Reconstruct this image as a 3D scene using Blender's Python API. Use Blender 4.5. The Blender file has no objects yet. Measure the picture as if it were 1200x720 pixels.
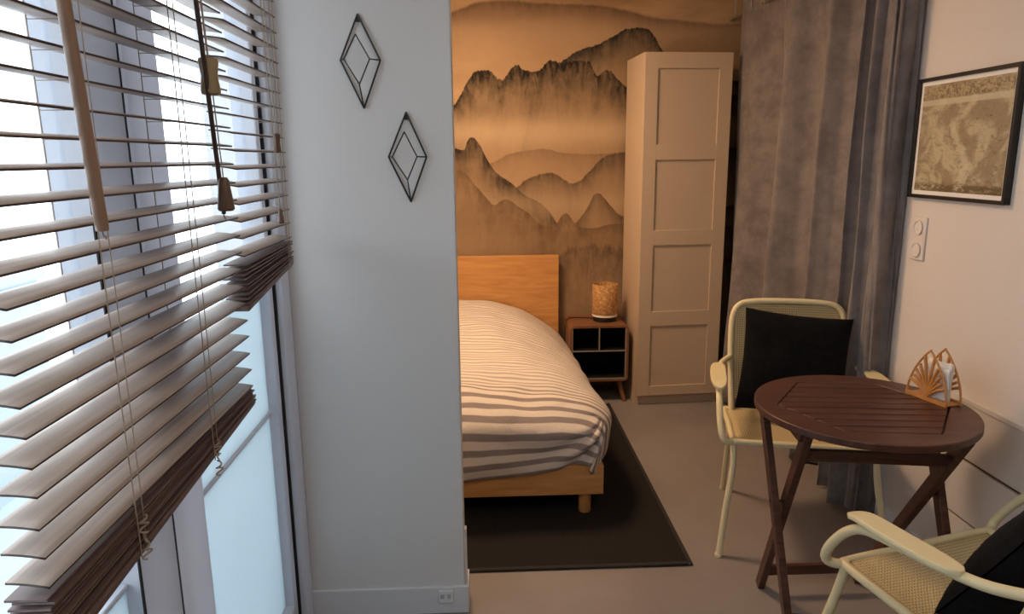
import bpy, math, random
from mathutils import Vector, Matrix, noise
random.seed(4)
sc = bpy.context.scene
C = sc.collection
R = math.radians

# ------------------------------------------------------------------ mesh helpers
class MB:
    def __init__(s):
        s.v = []; s.f = []; s.uv = {}
    def box(s, x0, x1, y0, y1, z0, z1, M=None):
        b = len(s.v)
        for x in (x0, x1):
            for y in (y0, y1):
                for z in (z0, z1):
                    p = Vector((x, y, z))
                    s.v.append(M @ p if M else p)
        for q in ((0,1,3,2),(4,6,7,5),(0,4,5,1),(2,3,7,6),(0,2,6,4),(1,5,7,3)):
            s.f.append([b+i for i in q])
        return s
    def bar(s, p, q, w, t, up=(0,0,1)):
        p = Vector(p); q = Vector(q); d = (q-p); L = d.length; d.normalize()
        a = d.cross(Vector(up)).normalized(); c = a.cross(d).normalized()
        M = Matrix((( a.x, d.x, c.x, p.x),(a.y, d.y, c.y, p.y),(a.z, d.z, c.z, p.z),(0,0,0,1)))
        return s.box(-w/2, w/2, 0, L, -t/2, t/2, M)
    def tube(s, pts, r, n=12, closed=False, cap=True):
        pts = [Vector(p) for p in pts]; N = len(pts)
        rr = r if isinstance(r, (list, tuple)) else [r]*N
        b = len(s.v); ref = None
        for i, p in enumerate(pts):
            if closed: d = pts[(i+1) % N]-pts[i-1]
            else: d = pts[min(i+1, N-1)]-pts[max(i-1, 0)]
            d.normalize()
            if ref is None:
                ref = Vector((0,0,1)) if abs(d.z) < .9 else Vector((1,0,0))
            a = (ref - d*ref.dot(d)).normalized(); ref = a
            c = d.cross(a)
            for k in range(n):
                t = 2*math.pi*k/n
                s.v.append(p + a*math.cos(t)*rr[i] + c*math.sin(t)*rr[i])
        for i in range(N if closed else N-1):
            j = (i+1) % N
            for k in range(n):
                s.f.append([b+i*n+k, b+i*n+(k+1) % n, b+j*n+(k+1) % n, b+j*n+k])
        if cap and not closed:
            s.f.append([b+k for k in range(n)][::-1]); s.f.append([b+(N-1)*n+k for k in range(n)])
        return s
    def lathe(s, prof, c=(0,0,0), n=32):
        b = len(s.v); c = Vector(c)
        for r, z in prof:
            for k in range(n):
                t = 2*math.pi*k/n
                s.v.append(c+Vector((r*math.cos(t), r*math.sin(t), z)))
        for i in range(len(prof)-1):
            for k in range(n):
                s.f.append([b+i*n+k, b+i*n+(k+1) % n, b+(i+1)*n+(k+1) % n, b+(i+1)*n+k])
        s.f.append([b+k for k in range(n)][::-1]); s.f.append([b+(len(prof)-1)*n+k for k in range(n)])
        return s
    def grid(s, fn, nu, nv, uvfn=None):
        b = len(s.v)
        for i in range(nu+1):
            for j in range(nv+1):
                u, v = i/nu, j/nv
                s.v.append(Vector(fn(u, v)))
                if uvfn: s.uv[len(s.v)-1] = uvfn(u, v)
        for i in range(nu):
            for j in range(nv):
                a = b+i*(nv+1)+j
                s.f.append([a, a+nv+1, a+nv+2, a+1])
        return s
    def prism(s, poly, z0, z1, M=None):
        b = len(s.v); n = len(poly)
        for z in (z0, z1):
            for x, y in poly:
                p = Vector((x, y, z)); s.v.append(M @ p if M else p)
        s.f.append([b+i for i in range(n)][::-1]); s.f.append([b+n+i for i in range(n)])
        for i in range(n):
            j = (i+1) % n
            s.f.append([b+i, b+j, b+n+j, b+n+i])
        return s
    def build(s, name, mat, parent=None, world=False, bevel=0, seg=2, ang=40, solid=0, sub=0):
        off = Vector(parent.location) if (world and parent) else Vector((0,0,0))
        me = bpy.data.meshes.new(name)
        me.from_pydata([tuple(p-off) for p in s.v], [], s.f)
        me.validate(); me.update()
        if s.uv:
            uvl = me.uv_layers.new(name='UVMap')
            for lp in me.loops:
                uvl.data[lp.index].uv = s.uv.get(lp.vertex_index, (0, 0))
        me.polygons.foreach_set('use_smooth', [True]*len(me.polygons))
        me.set_sharp_from_angle(angle=R(ang))
        me.materials.append(mat)
        o = bpy.data.objects.new(name, me); C.objects.link(o)
        if parent: o.parent = parent
        if solid:
            m = o.modifiers.new('solid', 'SOLIDIFY'); m.thickness = solid; m.offset = 0
        if bevel:
            m = o.modifiers.new('bevel', 'BEVEL'); m.width = bevel; m.segments = seg
            m.limit_method = 'ANGLE'; m.angle_limit = R(40); m.harden_normals = False
        if sub:
            m = o.modifiers.new('sub', 'SUBSURF'); m.levels = sub; m.render_levels = sub
        return o

def cr(pts, n=8, closed=False):
    """Catmull-Rom through the points"""
    P = [Vector(p) for p in pts]; out = []; N = len(P)
    for i in range(N if closed else N-1):
        if closed: a, b, c, d = P[i-1], P[i], P[(i+1) % N], P[(i+2) % N]
        else: a, b, c, d = P[max(i-1, 0)], P[i], P[i+1], P[min(i+2, N-1)]
        for k in range(n):
            t = k/n
            out.append(.5*((2*b)+(c-a)*t+(2*a-5*b+4*c-d)*t*t+(3*b-a-3*c+d)*t**3))
    if not closed: out.append(P[-1])
    return out

def tag(o, label, cat, group=None):
    o['label'] = label; o['category'] = cat
    if group: o['group'] = group
    return o
def thing(name, label, cat, loc=(0,0,0), rz=0, group=None):
    o = bpy.data.objects.new(name, None); C.objects.link(o)
    o.location = loc; o.rotation_euler = (0, 0, rz); o.empty_display_size = .1
    return tag(o, label, cat, group)
def struct(name, mb, mat, **k):
    o = mb.build(name, mat, **k); o['kind'] = 'structure'; return o

# ------------------------------------------------------------------ materials
def newmat(name):
    m = bpy.data.materials.new(name); m.use_nodes = True
    nt = m.node_tree; nt.nodes.clear()
    out = nt.nodes.new('ShaderNodeOutputMaterial')
    b = nt.nodes.new('ShaderNodeBsdfPrincipled')
    nt.links.new(b.outputs[0], out.inputs[0])
    return m, nt, b, out
def col(c): return (c[0], c[1], c[2], 1)
def srgb(r, g, b):
    f = lambda u: (u/255/12.92) if u/255 <= .04045 else ((u/255+.055)/1.055)**2.4
    return (f(r), f(g), f(b))
def simple(name, c, rough=.5, var=.06, scale=(6,6,6), bump=0, bscale=80, metal=0, sheen=0, spec=.5, coords='Object'):
    m, nt, b, out = newmat(name); N = nt.nodes; L = nt.links
    tc = N.new('ShaderNodeTexCoord'); mp = N.new('ShaderNodeMapping'); mp.inputs['Scale'].default_value = scale
    L.new(tc.outputs[coords], mp.inputs[0])
    no = N.new('ShaderNodeTexNoise'); no.inputs['Scale'].default_value = 1; no.inputs['Detail'].default_value = 6
    L.new(mp.outputs[0], no.inputs[0])
    mx = N.new('ShaderNodeMix'); mx.data_type = 'RGBA'
    mx.inputs['A'].default_value = col([max(0, v*(1-var*2)) for v in c]); mx.inputs['B'].default_value = col([min(1, v*(1+var*2)) for v in c])
    L.new(no.outputs[0], mx.inputs['Factor']); L.new(mx.outputs['Result'], b.inputs['Base Color'])
    b.inputs['Roughness'].default_value = rough; b.inputs['Metallic'].default_value = metal
    b.inputs['Specular IOR Level'].default_value = spec
    if sheen:
        b.inputs['Sheen Weight'].default_value = sheen; b.inputs['Sheen Roughness'].default_value = .5
    if bump:
        n2 = N.new('ShaderNodeTexNoise'); n2.inputs['Scale'].default_value = bscale; n2.inputs['Detail'].default_value = 4
        L.new(tc.outputs[coords], n2.inputs[0])
        bp = N.new('ShaderNodeBump'); bp.inputs['Strength'].default_value = bump; bp.inputs['Distance'].default_value = .002
        L.new(n2.outputs[0], bp.inputs['Height']); L.new(bp.outputs[0], b.inputs['Normal'])
    return m

M = {}
M['white_wall'] = simple('white_wall', srgb(216,215,214), .75, .015, (1.5,1.5,1.5), .25, 150)
M['right_wall'] = simple('right_wall', srgb(216,208,202), .75, .02, (1.5,1.5,1.5), .3, 150)
M['ceiling'] = simple('ceiling_paint', srgb(225,222,216), .8, .01)
M['dark_void'] = simple('alcove_shade', srgb(70,66,62), .8, .03)  # shade behind the curtain, put into the alcove's dark wall colour
def mat_pvc(name, c, tr):
    m = simple(name, c, .35, .01); nt = m.node_tree
    t = nt.nodes.new('ShaderNodeBsdfTranslucent'); t.inputs[0].default_value = (.76,.79,.85,1)
    x = nt.nodes.new('ShaderNodeMixShader'); x.inputs[0].default_value = tr
    b = [n for n in nt.nodes if n.type == 'BSDF_PRINCIPLED'][0]; o = [n for n in nt.nodes if n.type == 'OUTPUT_MATERIAL'][0]
    nt.links.new(b.outputs[0], x.inputs[1]); nt.links.new(t.outputs[0], x.inputs[2]); nt.links.new(x.outputs[0], o.inputs[0])
    return m
M['pvc'] = mat_pvc('white_pvc', srgb(218,220,228), .35)
M['pvc_grey'] = mat_pvc('grey_pvc', srgb(196,198,206), .3)
M['gasket'] = simple('black_gasket', srgb(18,18,24), .6, .05)
M['baseboard'] = simple('baseboard_white', srgb(216,218,222), .5, .01)
M['plastic_white'] = simple('plastic_white', srgb(222,222,224), .35, .01)
M['panel_white'] = simple('panel_white', srgb(214,208,202), .45, .02, (2,2,2))
M['groove'] = simple('groove_brown', srgb(92,80,70), .7, .05)
M['wardrobe'] = simple('wardrobe_white', srgb(194,173,150), .5, .012)
M['black_metal'] = simple('black_metal', srgb(22,22,22), .4, .05)
M['cream_metal'] = simple('cream_enamel', srgb(222,209,168), .38, .02)
M['oak'] = None
M['black_fabric'] = simple('black_plush', (.006,.006,.007), .95, .35, (45,45,45), 1.0, 130, sheen=.02, spec=.08)
M['cord'] = simple('blind_cord', srgb(165,150,135), .8, .05)
M['wand'] = simple('wand_wood', srgb(138,110,90), .4, .15, (40,40,3))
M['wand_dark'] = simple('dark_wand_wood', srgb(62,42,32), .4, .15, (40,40,3))
M['tassel'] = simple('olive_tassel_wood', srgb(150,132,98), .4, .1, (40,40,6))
M['tassel_brown'] = simple('brown_tassel_wood', srgb(98,74,58), .4, .1, (40,40,6))
M['rug'] = simple('charcoal_rug', srgb(42,39,38), .97, .25, (120,120,120), 1.0, 260, spec=.1)
M['rug_edge'] = simple('rug_binding', srgb(40,37,36), .9, .1, (120,120,120))
M['napkin'] = simple('paper_napkin', srgb(235,232,226), .8, .01)
M['gold_wood'] = simple('golden_brown_wood', srgb(190,130,68), .4, .12, (30,30,30))
M['night_wood'] = simple('walnut_veneer', srgb(124,84,56), .45, .15, (4,40,40))
M['night_black'] = simple('black_lining', srgb(12,11,12), .6, .05)
M['night_edge'] = simple('grey_edging', srgb(150,140,135), .5, .03)
M['balcony'] = simple('balcony_concrete', srgb(190,200,208), .8, .04)
M['outside_post'] = simple('outside_post_wood', srgb(150,135,118), .7, .08, (20,20,2))
M['ring_metal'] = simple('brushed_steel', srgb(200,190,175), .3, .03, metal=.8)

def wood(name, c1, c2, rough=.42, scale=(1.2,14,14), dist=2.2, spec=.4):
    m, nt, b, out = newmat(name); N = nt.nodes; L = nt.links
    tc = N.new('ShaderNodeTexCoord'); mp = N.new('ShaderNodeMapping'); mp.inputs['Scale'].default_value = scale
    L.new(tc.outputs['Object'], mp.inputs[0])
    no = N.new('ShaderNodeTexNoise'); no.inputs['Scale'].default_value = 1.4; no.inputs['Detail'].default_value = 8; no.inputs['Distortion'].default_value = dist
    L.new(mp.outputs[0], no.inputs[0])
    rp = N.new('ShaderNodeValToRGB'); rp.color_ramp.elements[0].color = col(c1); rp.color_ramp.elements[1].color = col(c2)
    rp.color_ramp.elements[0].position = .3; rp.color_ramp.elements[1].position = .7
    L.new(no.outputs[0], rp.inputs[0]); L.new(rp.outputs[0], b.inputs['Base Color'])
    b.inputs['Roughness'].default_value = rough; b.inputs['Specular IOR Level'].default_value = spec
    bp = N.new('ShaderNodeBump'); bp.inputs['Strength'].default_value = .15; bp.inputs['Distance'].default_value = .001
    L.new(no.outputs[0], bp.inputs['Height']); L.new(bp.outputs[0], b.inputs['Normal'])
    return m
M['oak'] = wood('oak_veneer', srgb(186,130,74), srgb(214,160,100), .45, (1.2,14,10))
M['table_wood'] = wood('reddish_brown_stain', srgb(60,36,29), srgb(92,58,46), .38, (3,45,45), 1.0)
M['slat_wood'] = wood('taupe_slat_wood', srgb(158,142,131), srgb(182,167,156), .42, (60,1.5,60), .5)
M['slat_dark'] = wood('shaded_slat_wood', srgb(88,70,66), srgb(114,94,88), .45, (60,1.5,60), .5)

M['slat_edge_shade'] = wood('shaded_slat_edge_wood', srgb(64,50,46), srgb(84,68,62), .5, (60,1.5,60), .5)  # backlit shade of the slat edges, put into a darker wood colour
# concrete floor
def mat_floor():
    m, nt, b, out = newmat('grey_resin_floor'); N = nt.nodes; L = nt.links
    tc = N.new('ShaderNodeTexCoord')
    no = N.new('ShaderNodeTexNoise'); no.inputs['Scale'].default_value = 1.3; no.inputs['Detail'].default_value = 9; no.inputs['Roughness'].default_value = .6
    n2 = N.new('ShaderNodeTexNoise'); n2.inputs['Scale'].default_value = 60; n2.inputs['Detail'].default_value = 4
    L.new(tc.outputs['Object'], no.inputs[0]); L.new(tc.outputs['Object'], n2.inputs[0])
    rp = N.new('ShaderNodeValToRGB'); rp.color_ramp.elements[0].color = col(srgb(124,117,114)); rp.color_ramp.elements[1].color = col(srgb(148,140,137))
    rp.color_ramp.elements[0].position = .3; rp.color_ramp.elements[1].position = .72
    L.new(no.outputs[0], rp.inputs[0]); L.new(rp.outputs[0], b.inputs['Base Color'])
    mr = N.new('ShaderNodeMapRange'); mr.inputs[3].default_value = .36; mr.inputs[4].default_value = .56
    L.new(no.outputs[0], mr.inputs[0]); L.new(mr.outputs[0], b.inputs['Roughness'])
    bp = N.new('ShaderNodeBump'); bp.inputs['Strength'].default_value = .08; bp.inputs['Distance'].default_value = .002
    L.new(n2.outputs[0], bp.inputs['Height']); L.new(bp.outputs[0], b.inputs['Normal'])
    return m
M['floor'] = mat_floor()

class NB:
    """small node-math helper"""
    def __init__(s, nt): s.nt = nt; s.N = nt.nodes; s.L = nt.links
    def put(s, sock, v):
        if isinstance(v, (int, float)): sock.default_value = v
        else: s.L.new(v, sock)
    def m(s, op, a, b=0.0, c=None, clamp=False):
        n = s.N.new('ShaderNodeMath'); n.operation = op; n.use_clamp = clamp
        s.put(n.inputs[0], a); s.put(n.inputs[1], b)
        if c is not None: s.put(n.inputs[2], c)
        return n.outputs[0]
    def noise(s, vec, scale, detail=4, rough=.5, dist=0):
        n = s.N.new('ShaderNodeTexNoise'); s.L.new(vec, n.inputs[0]); n.inputs['Scale'].default_value = scale
        n.inputs['Detail'].default_value = detail; n.inputs['Roughness'].default_value = rough; n.inputs['Distortion'].default_value = dist
        return n.outputs[0]
    def comb(s, x, y, z=0.0):
        n = s.N.new('ShaderNodeCombineXYZ'); s.put(n.inputs[0], x); s.put(n.inputs[1], y); s.put(n.inputs[2], z); return n.outputs[0]
    def mix(s, f, a, b):
        n = s.N.new('ShaderNodeMix'); n.data_type = 'RGBA'; s.put(n.inputs['Factor'], f)
        for k, v in (('A', a), ('B', b)):
            if isinstance(v, tuple): n.inputs[k].default_value = col(v)
            else: s.L.new(v, n.inputs[k])
        return n.outputs['Result']
    def ss(s, v, lo, hi):
        n = s.N.new('ShaderNodeMapRange'); n.interpolation_type = 'SMOOTHSTEP'; s.put(n.inputs[0], v)
        n.inputs[1].default_value = lo; n.inputs[2].default_value = hi; return n.outputs[0]

def mat_wallpaper():
    m, nt, b, out = newmat('misty_mountain_wallpaper'); nb = NB(nt); N = nt.nodes; L = nt.links
    tc = N.new('ShaderNodeTexCoord'); sp = N.new('ShaderNodeSeparateXYZ'); L.new(tc.outputs['Object'], sp.inputs[0])
    x, z = sp.outputs[0], sp.outputs[2]
    vec = nb.comb(x, z)
    big = nb.noise(vec, 2.2, 5, .55)
    cloud = nb.noise(nb.comb(nb.m('MULTIPLY', x, .8), nb.m('MULTIPLY', z, 2.6)), 2.0, 6, .6, .4)
    paper = nb.mix(nb.ss(cloud, .3, .72), srgb(172,140,107), srgb(212,177,138))
    # lower wall goes greyer and more mottled
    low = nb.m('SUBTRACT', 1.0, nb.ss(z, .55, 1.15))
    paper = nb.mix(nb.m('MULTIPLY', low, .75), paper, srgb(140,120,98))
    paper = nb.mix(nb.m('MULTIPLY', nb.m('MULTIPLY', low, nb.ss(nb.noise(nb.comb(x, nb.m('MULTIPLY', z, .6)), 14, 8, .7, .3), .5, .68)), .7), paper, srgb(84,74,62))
    streak = nb.noise(nb.comb(nb.m('MULTIPLY', x, 3.2), nb.m('MULTIPLY', z, .8)), 7, 8, .7, .6)
    blot = nb.noise(vec, 9, 8, .65, .5)
    jag = nb.noise(nb.comb(x, 3.3), 16, 8, .75)
    X0, XW, Z0, ZW = -2.2, 4.0, .6, 2.0
    def layer(base, pts, c, strength, fade, jamp, soft=.006, tex=.6, floorv=0.0, seed=0.0):
        fc = N.new('ShaderNodeFloatCurve'); cv = fc.mapping.curves[0]
        P = [((px-X0)/XW, (pz-Z0)/ZW) for px, pz in pts]
        P = [(max(0, min(1, a)), max(0, min(1, q))) for a, q in P]
        cv.points[0].location = P[0]; cv.points[1].location = P[-1]
        for q in P[1:-1]: cv.points.new(*q)
        for q in cv.points: q.handle_type = 'AUTO'
        fc.mapping.update()
        u = nb.m('DIVIDE', nb.m('SUBTRACT', x, X0), XW); L.new(u, fc.inputs['Value'])
        jj = nb.m('MULTIPLY_ADD', nb.noise(nb.comb(x, 1.7+seed), 15, 8, .8), .6, nb.m('MULTIPLY', nb.noise(nb.comb(x, 9.7+seed), 60, 4, .8), .4))
        h = nb.m('ADD', nb.m('MULTIPLY', fc.outputs[0], ZW), Z0)
        h = nb.m('ADD', h, nb.m('MULTIPLY', nb.m('SUBTRACT', jj, .5), jamp*2.2))
        d = nb.m('SUBTRACT', h, z)
        mask = nb.ss(d, 0, soft)
        f = nb.m('EXPONENT', nb.m('MULTIPLY', nb.m('MAXIMUM', d, 0.0), -1.0/fade))
        f = nb.m('ADD', nb.m('MULTIPLY', f, 1-floorv), floorv)
        t = nb.m('ADD', nb.m('MULTIPLY', nb.m('SUBTRACT', nb.m('MULTIPLY_ADD', streak, .6, nb.m('MULTIPLY', blot, .4)), .5), tex*3.6), 1.0)
        a = nb.m('MULTIPLY', nb.m('MULTIPLY', mask, f), nb.m('MULTIPLY', t, strength), clamp=True)
        # the mist behind the foot of the range in front
        base = nb.mix(nb.m('MULTIPLY', mask, .8), base, nb.mix(cloud, srgb(160,132,102), srgb(194,162,128)))
        return nb.mix(a, base, c)
    def mist(base, zc, w, amt, c=srgb(206,180,148)):
        d = nb.m('DIVIDE', nb.m('SUBTRACT', z, zc), w)
        g = nb.m('EXPONENT', nb.m('MULTIPLY', nb.m('MULTIPLY', d, d), -1.0))
        return nb.mix(nb.m('MULTIPLY', g, amt), base, c)
    c = paper
    c = layer(c, [(-2.2,2.3),(-.9,2.36),(-.4,2.27),(-.18,2.285),(-.085,2.318),(-.01,2.342),(.187,2.35),(.385,2.336),(.6,2.33),(.735,2.318),(.886,2.288),(1.03,2.255),(1.2,2.24),(1.5,2.22),(1.8,2.3)], srgb(100,76,64), .82, .11, .02, .02, .5, 0, 1)
    c = layer(c, [(-2.2,1.2),(.9,1.6),(1.08,2.10),(1.2,2.16),(1.45,2.2),(1.7,2.2),(1.8,2.1)], srgb(98,72,58), .55, .2, .03, .05, .5, 0, 1.5)
    c = mist(c, 2.16, .07, .45, srgb(190,160,130))
    c = layer(c, [(-2.2,1.2),(.1,1.3),(.32,1.86),(.385,1.967),(.486,2.01),(.587,2.072),(.688,2.10),(.788,2.15),(.888,2.195),(.974,2.19),(1.02,2.15),(1.069,2.075),(1.149,1.987),(1.5,1.9),(1.8,1.8)], srgb(44,44,42), 1.0, .19, .045, .006, .5, 0, 2)
    c = layer(c, [(-2.2,1.7),(-1.5,1.95),(-.9,1.7),(-.5,1.6),(-.25,1.7),(-.19,1.74),(-.122,1.825),(-.07,1.912),(.007,1.964),(.057,1.95),(.122,1.905),(.15,1.93),(.183,1.968),(.214,1.992),(.244,1.958),(.345,1.958),(.41,2.015),(.461,1.995),(.512,2.008),(.638,2.004),(.69,1.927),(.741,1.955),(.793,1.92),(.886,1.852),(1.1,1.8),(1.4,1.84),(1.8,1.6)], srgb(40,36,32), 1.0, .23, .06, .005, .8, .04, 3)
    c = mist(c, 1.6, .085, .55)
    c = layer(c, [(-2.2,1.4),(-.6,1.3),(.048,1.426),(.178,1.482),(.307,1.50),(.385,1.506),(.463,1.485),(.593,1.472),(.895,1.479),(1.4,1.45),(1.8,1.4)], srgb(118,92,72), .72, .09, .025, .01, .5, 0, 4)
    c = layer(c, [(-2.2,1.0),(.15,1.25),(.3,1.34),(.42,1.36),(.5,1.32),(.553,1.3),(.646,1.369),(.724,1.445),(.775,1.47),(.906,1.482),(1.3,1.5),(1.8,1.5)], srgb(70,58,48), .85, .17, .03, .012, .5, .05, 5)
    c = layer(c, [(-2.2,1.7),(-1.2,1.45),(-.6,1.62),(-.3,1.56),(-.201,1.53),(-.15,1.508),(-.108,1.503),(-.09,1.552),(-.062,1.575),(-.035,1.555),(.023,1.452),(.073,1.375),(.176,1.298),(.254,1.23),(.36,1.17),(.6,.9),(1.8,.7)], srgb(52,44,38), .95, .22, .012, .005, .6, .08, 6)
    c = mist(c, 1.17, .08, .42, srgb(194,166,134))
    c = layer(c, [(-2.2,.9),(.45,.9),(.52,1.0),(.597,1.085),(.65,1.16),(.7,1.235),(.74,1.21),(.781,1.161),(.889,1.081),(1.2,1.1),(1.8,1.2)], srgb(76,62,50), .8, .13, .012, .006, .5, .1, 7)
    c = layer(c, [(-2.2,1.3),(-.8,1.2),(-.2,1.4),(-.032,1.274),(.03,1.2),(.07,1.17),(.105,1.195),(.133,1.205),(.201,1.168),(.28,1.115),(.358,1.045),(.438,1.045),(.475,1.09),(.506,1.114),(.535,1.09),(.57,1.045),(.65,1.02),(.81,1.045),(.917,1.043),(1.3,1.0),(1.8,1.1)], srgb(104,82,62), .85, .2, .012, .005, .6, .3, 8)
    c = layer(c, [(-2.2,.75),(.2,.74),(.4,.8),(.6,.93),(.75,.92),(.9,.9),(1.3,.86),(1.8,.8)], srgb(72,58,46), .75, .2, .16, .03, 1.0, .25, 9)
    L.new(c, b.inputs['Base Color']); b.inputs['Roughness'].default_value = .8; b.inputs['Specular IOR Level'].default_value = .2
    bp = N.new('ShaderNodeBump'); bp.inputs['Strength'].default_value = .1; bp.inputs['Distance'].default_value = .001
    L.new(blot, bp.inputs['Height']); L.new(bp.outputs[0], b.inputs['Normal'])
    return m
M['wallpaper'] = mat_wallpaper()

def mat_duvet():
    m, nt, b, out = newmat('striped_bedlinen'); nb = NB(nt); N = nt.nodes; L = nt.links
    tc = N.new('ShaderNodeTexCoord'); sp = N.new('ShaderNodeSeparateXYZ'); L.new(tc.outputs['UV'], sp.inputs[0])
    wob = nb.noise(tc.outputs['Object'], 2.5, 3)
    v = nb.m('ADD', sp.outputs[1], nb.m('MULTIPLY', wob, .03))
    ex = nb.m('MAXIMUM', nb.m('SUBTRACT', v, .46), 0.0)
    top = nb.ss(v, .42, .62)
    v = nb.m('ADD', v, nb.m('MULTIPLY', ex, .9))
    f = nb.m('FRACT', nb.m('DIVIDE', v, .066))
    a = nb.ss(f, .02, .10); d = nb.m('SUBTRACT', 1.0, nb.ss(f, .46, .54))
    pulse = nb.m('MULTIPLY', nb.m('MULTIPLY', a, d), nb.m('SUBTRACT', 1.0, nb.m('MULTIPLY', top, .42)))
    c = nb.mix(pulse, srgb(226,216,206), srgb(142,132,132))
    fine = nb.noise(tc.outputs['Object'], 120, 3)
    c2 = nb.mix(nb.m('MULTIPLY', fine, .25), c, srgb(170,160,155))
    L.new(c2, b.inputs['Base Color']); b.inputs['Roughness'].default_value = .9; b.inputs['Specular IOR Level'].default_value = .15
    n1 = nb.noise(tc.outputs['Object'], 9, 5, .55, .8)
    bp = N.new('ShaderNodeBump'); bp.inputs['Strength'].default_value = .5; bp.inputs['Distance'].default_value = .02
    L.new(n1, bp.inputs['Height']); L.new(bp.outputs[0], b.inputs['Normal'])
    return m
M['duvet'] = mat_duvet()

def mat_weave():
    m, nt, b, out = newmat('woven_cane_mesh'); nb = NB(nt); N = nt.nodes; L = nt.links
    tc = N.new('ShaderNodeTexCoord'); sp = N.new('ShaderNodeSeparateXYZ'); L.new(tc.outputs['UV'], sp.inputs[0])
    k = 2*math.pi/.0095
    sx = nb.m('SINE', nb.m('MULTIPLY', sp.outputs[0], k)); sy = nb.m('SINE', nb.m('MULTIPLY', sp.outputs[1], k))
    h = nb.m('MULTIPLY_ADD', nb.m('MULTIPLY', sx, sy), .5, .5)
    holes = nb.m('MULTIPLY', nb.ss(sx, .25, .8), nb.ss(sy, .25, .8))
    c = nb.mix(h, srgb(178,156,112), srgb(222,204,160))
    c = nb.mix(holes, c, srgb(104,86,58))
    L.new(c, b.inputs['Base Color']); b.inputs['Roughness'].default_value = .65
    bp = N.new('ShaderNodeBump'); bp.inputs['Strength'].default_value = .5; bp.inputs['Distance'].default_value = .003
    L.new(h, bp.inputs['Height']); L.new(bp.outputs[0], b.inputs['Normal'])
    return m
M['weave'] = mat_weave()

def mat_curtain():
    m, nt, b, out = newmat('grey_velvet_curtain'); nb = NB(nt); N = nt.nodes; L = nt.links
    tc = N.new('ShaderNodeTexCoord')
    n = nb.noise(tc.outputs['Object'], 9, 9, .7, 0); n2 = nb.noise(tc.outputs['Object'], 90, 4)
    c = nb.mix(nb.ss(n, .3, .7), srgb(112,105,104), srgb(142,134,131))
    c = nb.mix(nb.m('MULTIPLY', n2, .3), c, srgb(92,86,86))
    L.new(c, b.inputs['Base Color']); b.inputs['Roughness'].default_value = .85; b.inputs['Specular IOR Level'].default_value = .2
    b.inputs['Sheen Weight'].default_value = .35; b.inputs['Sheen Roughness'].default_value = .4
    bp = N.new('ShaderNodeBump'); bp.inputs['Strength'].default_value = .2; bp.inputs['Distance'].default_value = .003
    L.new(n, bp.inputs['Height']); L.new(bp.outputs[0], b.inputs['Normal'])
    return m
M['curtain'] = mat_curtain()

def mat_print():
    m, nt, b, out = newmat('sepia_relief_print'); nb = NB(nt); N = nt.nodes; L = nt.links
    tc = N.new('ShaderNodeTexCoord'); sp = N.new('ShaderNodeSeparateXYZ'); L.new(tc.outputs['UV'], sp.inputs[0])
    u, v = sp.outputs[0], sp.outputs[1]
    vec = nb.comb(nb.m('MULTIPLY', u, 1.25), v)
    big = nb.noise(vec, 3.2, 9, .62, .7); fine = nb.noise(nb.comb(u, nb.m('MULTIPLY', v, 2.2)), 13, 8, .75, 1.1)
    c = nb.mix(nb.ss(big, .40, .56), srgb(188,176,146), srgb(150,134,108))
    c = nb.mix(nb.m('MULTIPLY', nb.ss(fine, .5, .68), .75), c, srgb(92,78,54))
    # frieze band along the top
    band = nb.m('MULTIPLY', nb.ss(v, .86, .875), nb.m('SUBTRACT', 1.0, nb.ss(v, .975, .985)))
    fr = nb.noise(nb.comb(nb.m('MULTIPLY', u, 1.3), v), 22, 6, .6, 1.6)
    fc = nb.mix(nb.ss(fr, .42, .56), srgb(122,106,80), srgb(176,160,128))
    c = nb.mix(band, c, fc)
    pale = nb.m('MULTIPLY', nb.ss(v, .80, .815), nb.m('SUBTRACT', 1.0, nb.ss(v, .855, .865)))
    c = nb.mix(nb.m('MULTIPLY', pale, .7), c, srgb(206,196,170))
    # pale river bending through the middle, dark strand along the bottom
    riv = nb.m('ABSOLUTE', nb.m('SUBTRACT', u, nb.m('ADD', .50, nb.m('MULTIPLY', nb.m('SINE', nb.m('MULTIPLY', v, 7.5)), .09))))
    rm = nb.m('MULTIPLY', nb.m('SUBTRACT', 1.0, nb.ss(nb.m('ADD', riv, nb.m('MULTIPLY', fine, .16)), 0.10, .14)), nb.m('SUBTRACT', 1.0, nb.ss(v, .62, .7)))
    c = nb.mix(nb.m('MULTIPLY', rm, .6), c, srgb(206,196,170))
    bt = nb.m('MULTIPLY', nb.m('SUBTRACT', 1.0, nb.ss(v, .05, .1)), nb.ss(fine, .42, .5))
    c = nb.mix(nb.m('MULTIPLY', bt, .8), c, srgb(88,74,46))
    L.new(c, b.inputs['Base Color']); b.inputs['Roughness'].default_value = .35
    return m
M['print'] = mat_print()

def mat_cork():
    m, nt, b, out = newmat('cork_lampshade'); nb = NB(nt); N = nt.nodes; L = nt.links
    tc = N.new('ShaderNodeTexCoord')
    vo = N.new('ShaderNodeTexVoronoi'); vo.inputs['Scale'].default_value = 95; L.new(tc.outputs['Object'], vo.inputs[0])
    n = nb.noise(tc.outputs['Object'], 60, 5, .7)
    c = nb.mix(nb.ss(vo.outputs['Distance'], .1, .7), srgb(206,160,106), srgb(172,124,76))
    c = nb.mix(nb.ss(n, .5, .62), c, srgb(220,178,122))
    L.new(c, b.inputs['Base Color']); b.inputs['Roughness'].default_value = .8
    return m
M['cork'] = mat_cork()

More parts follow.
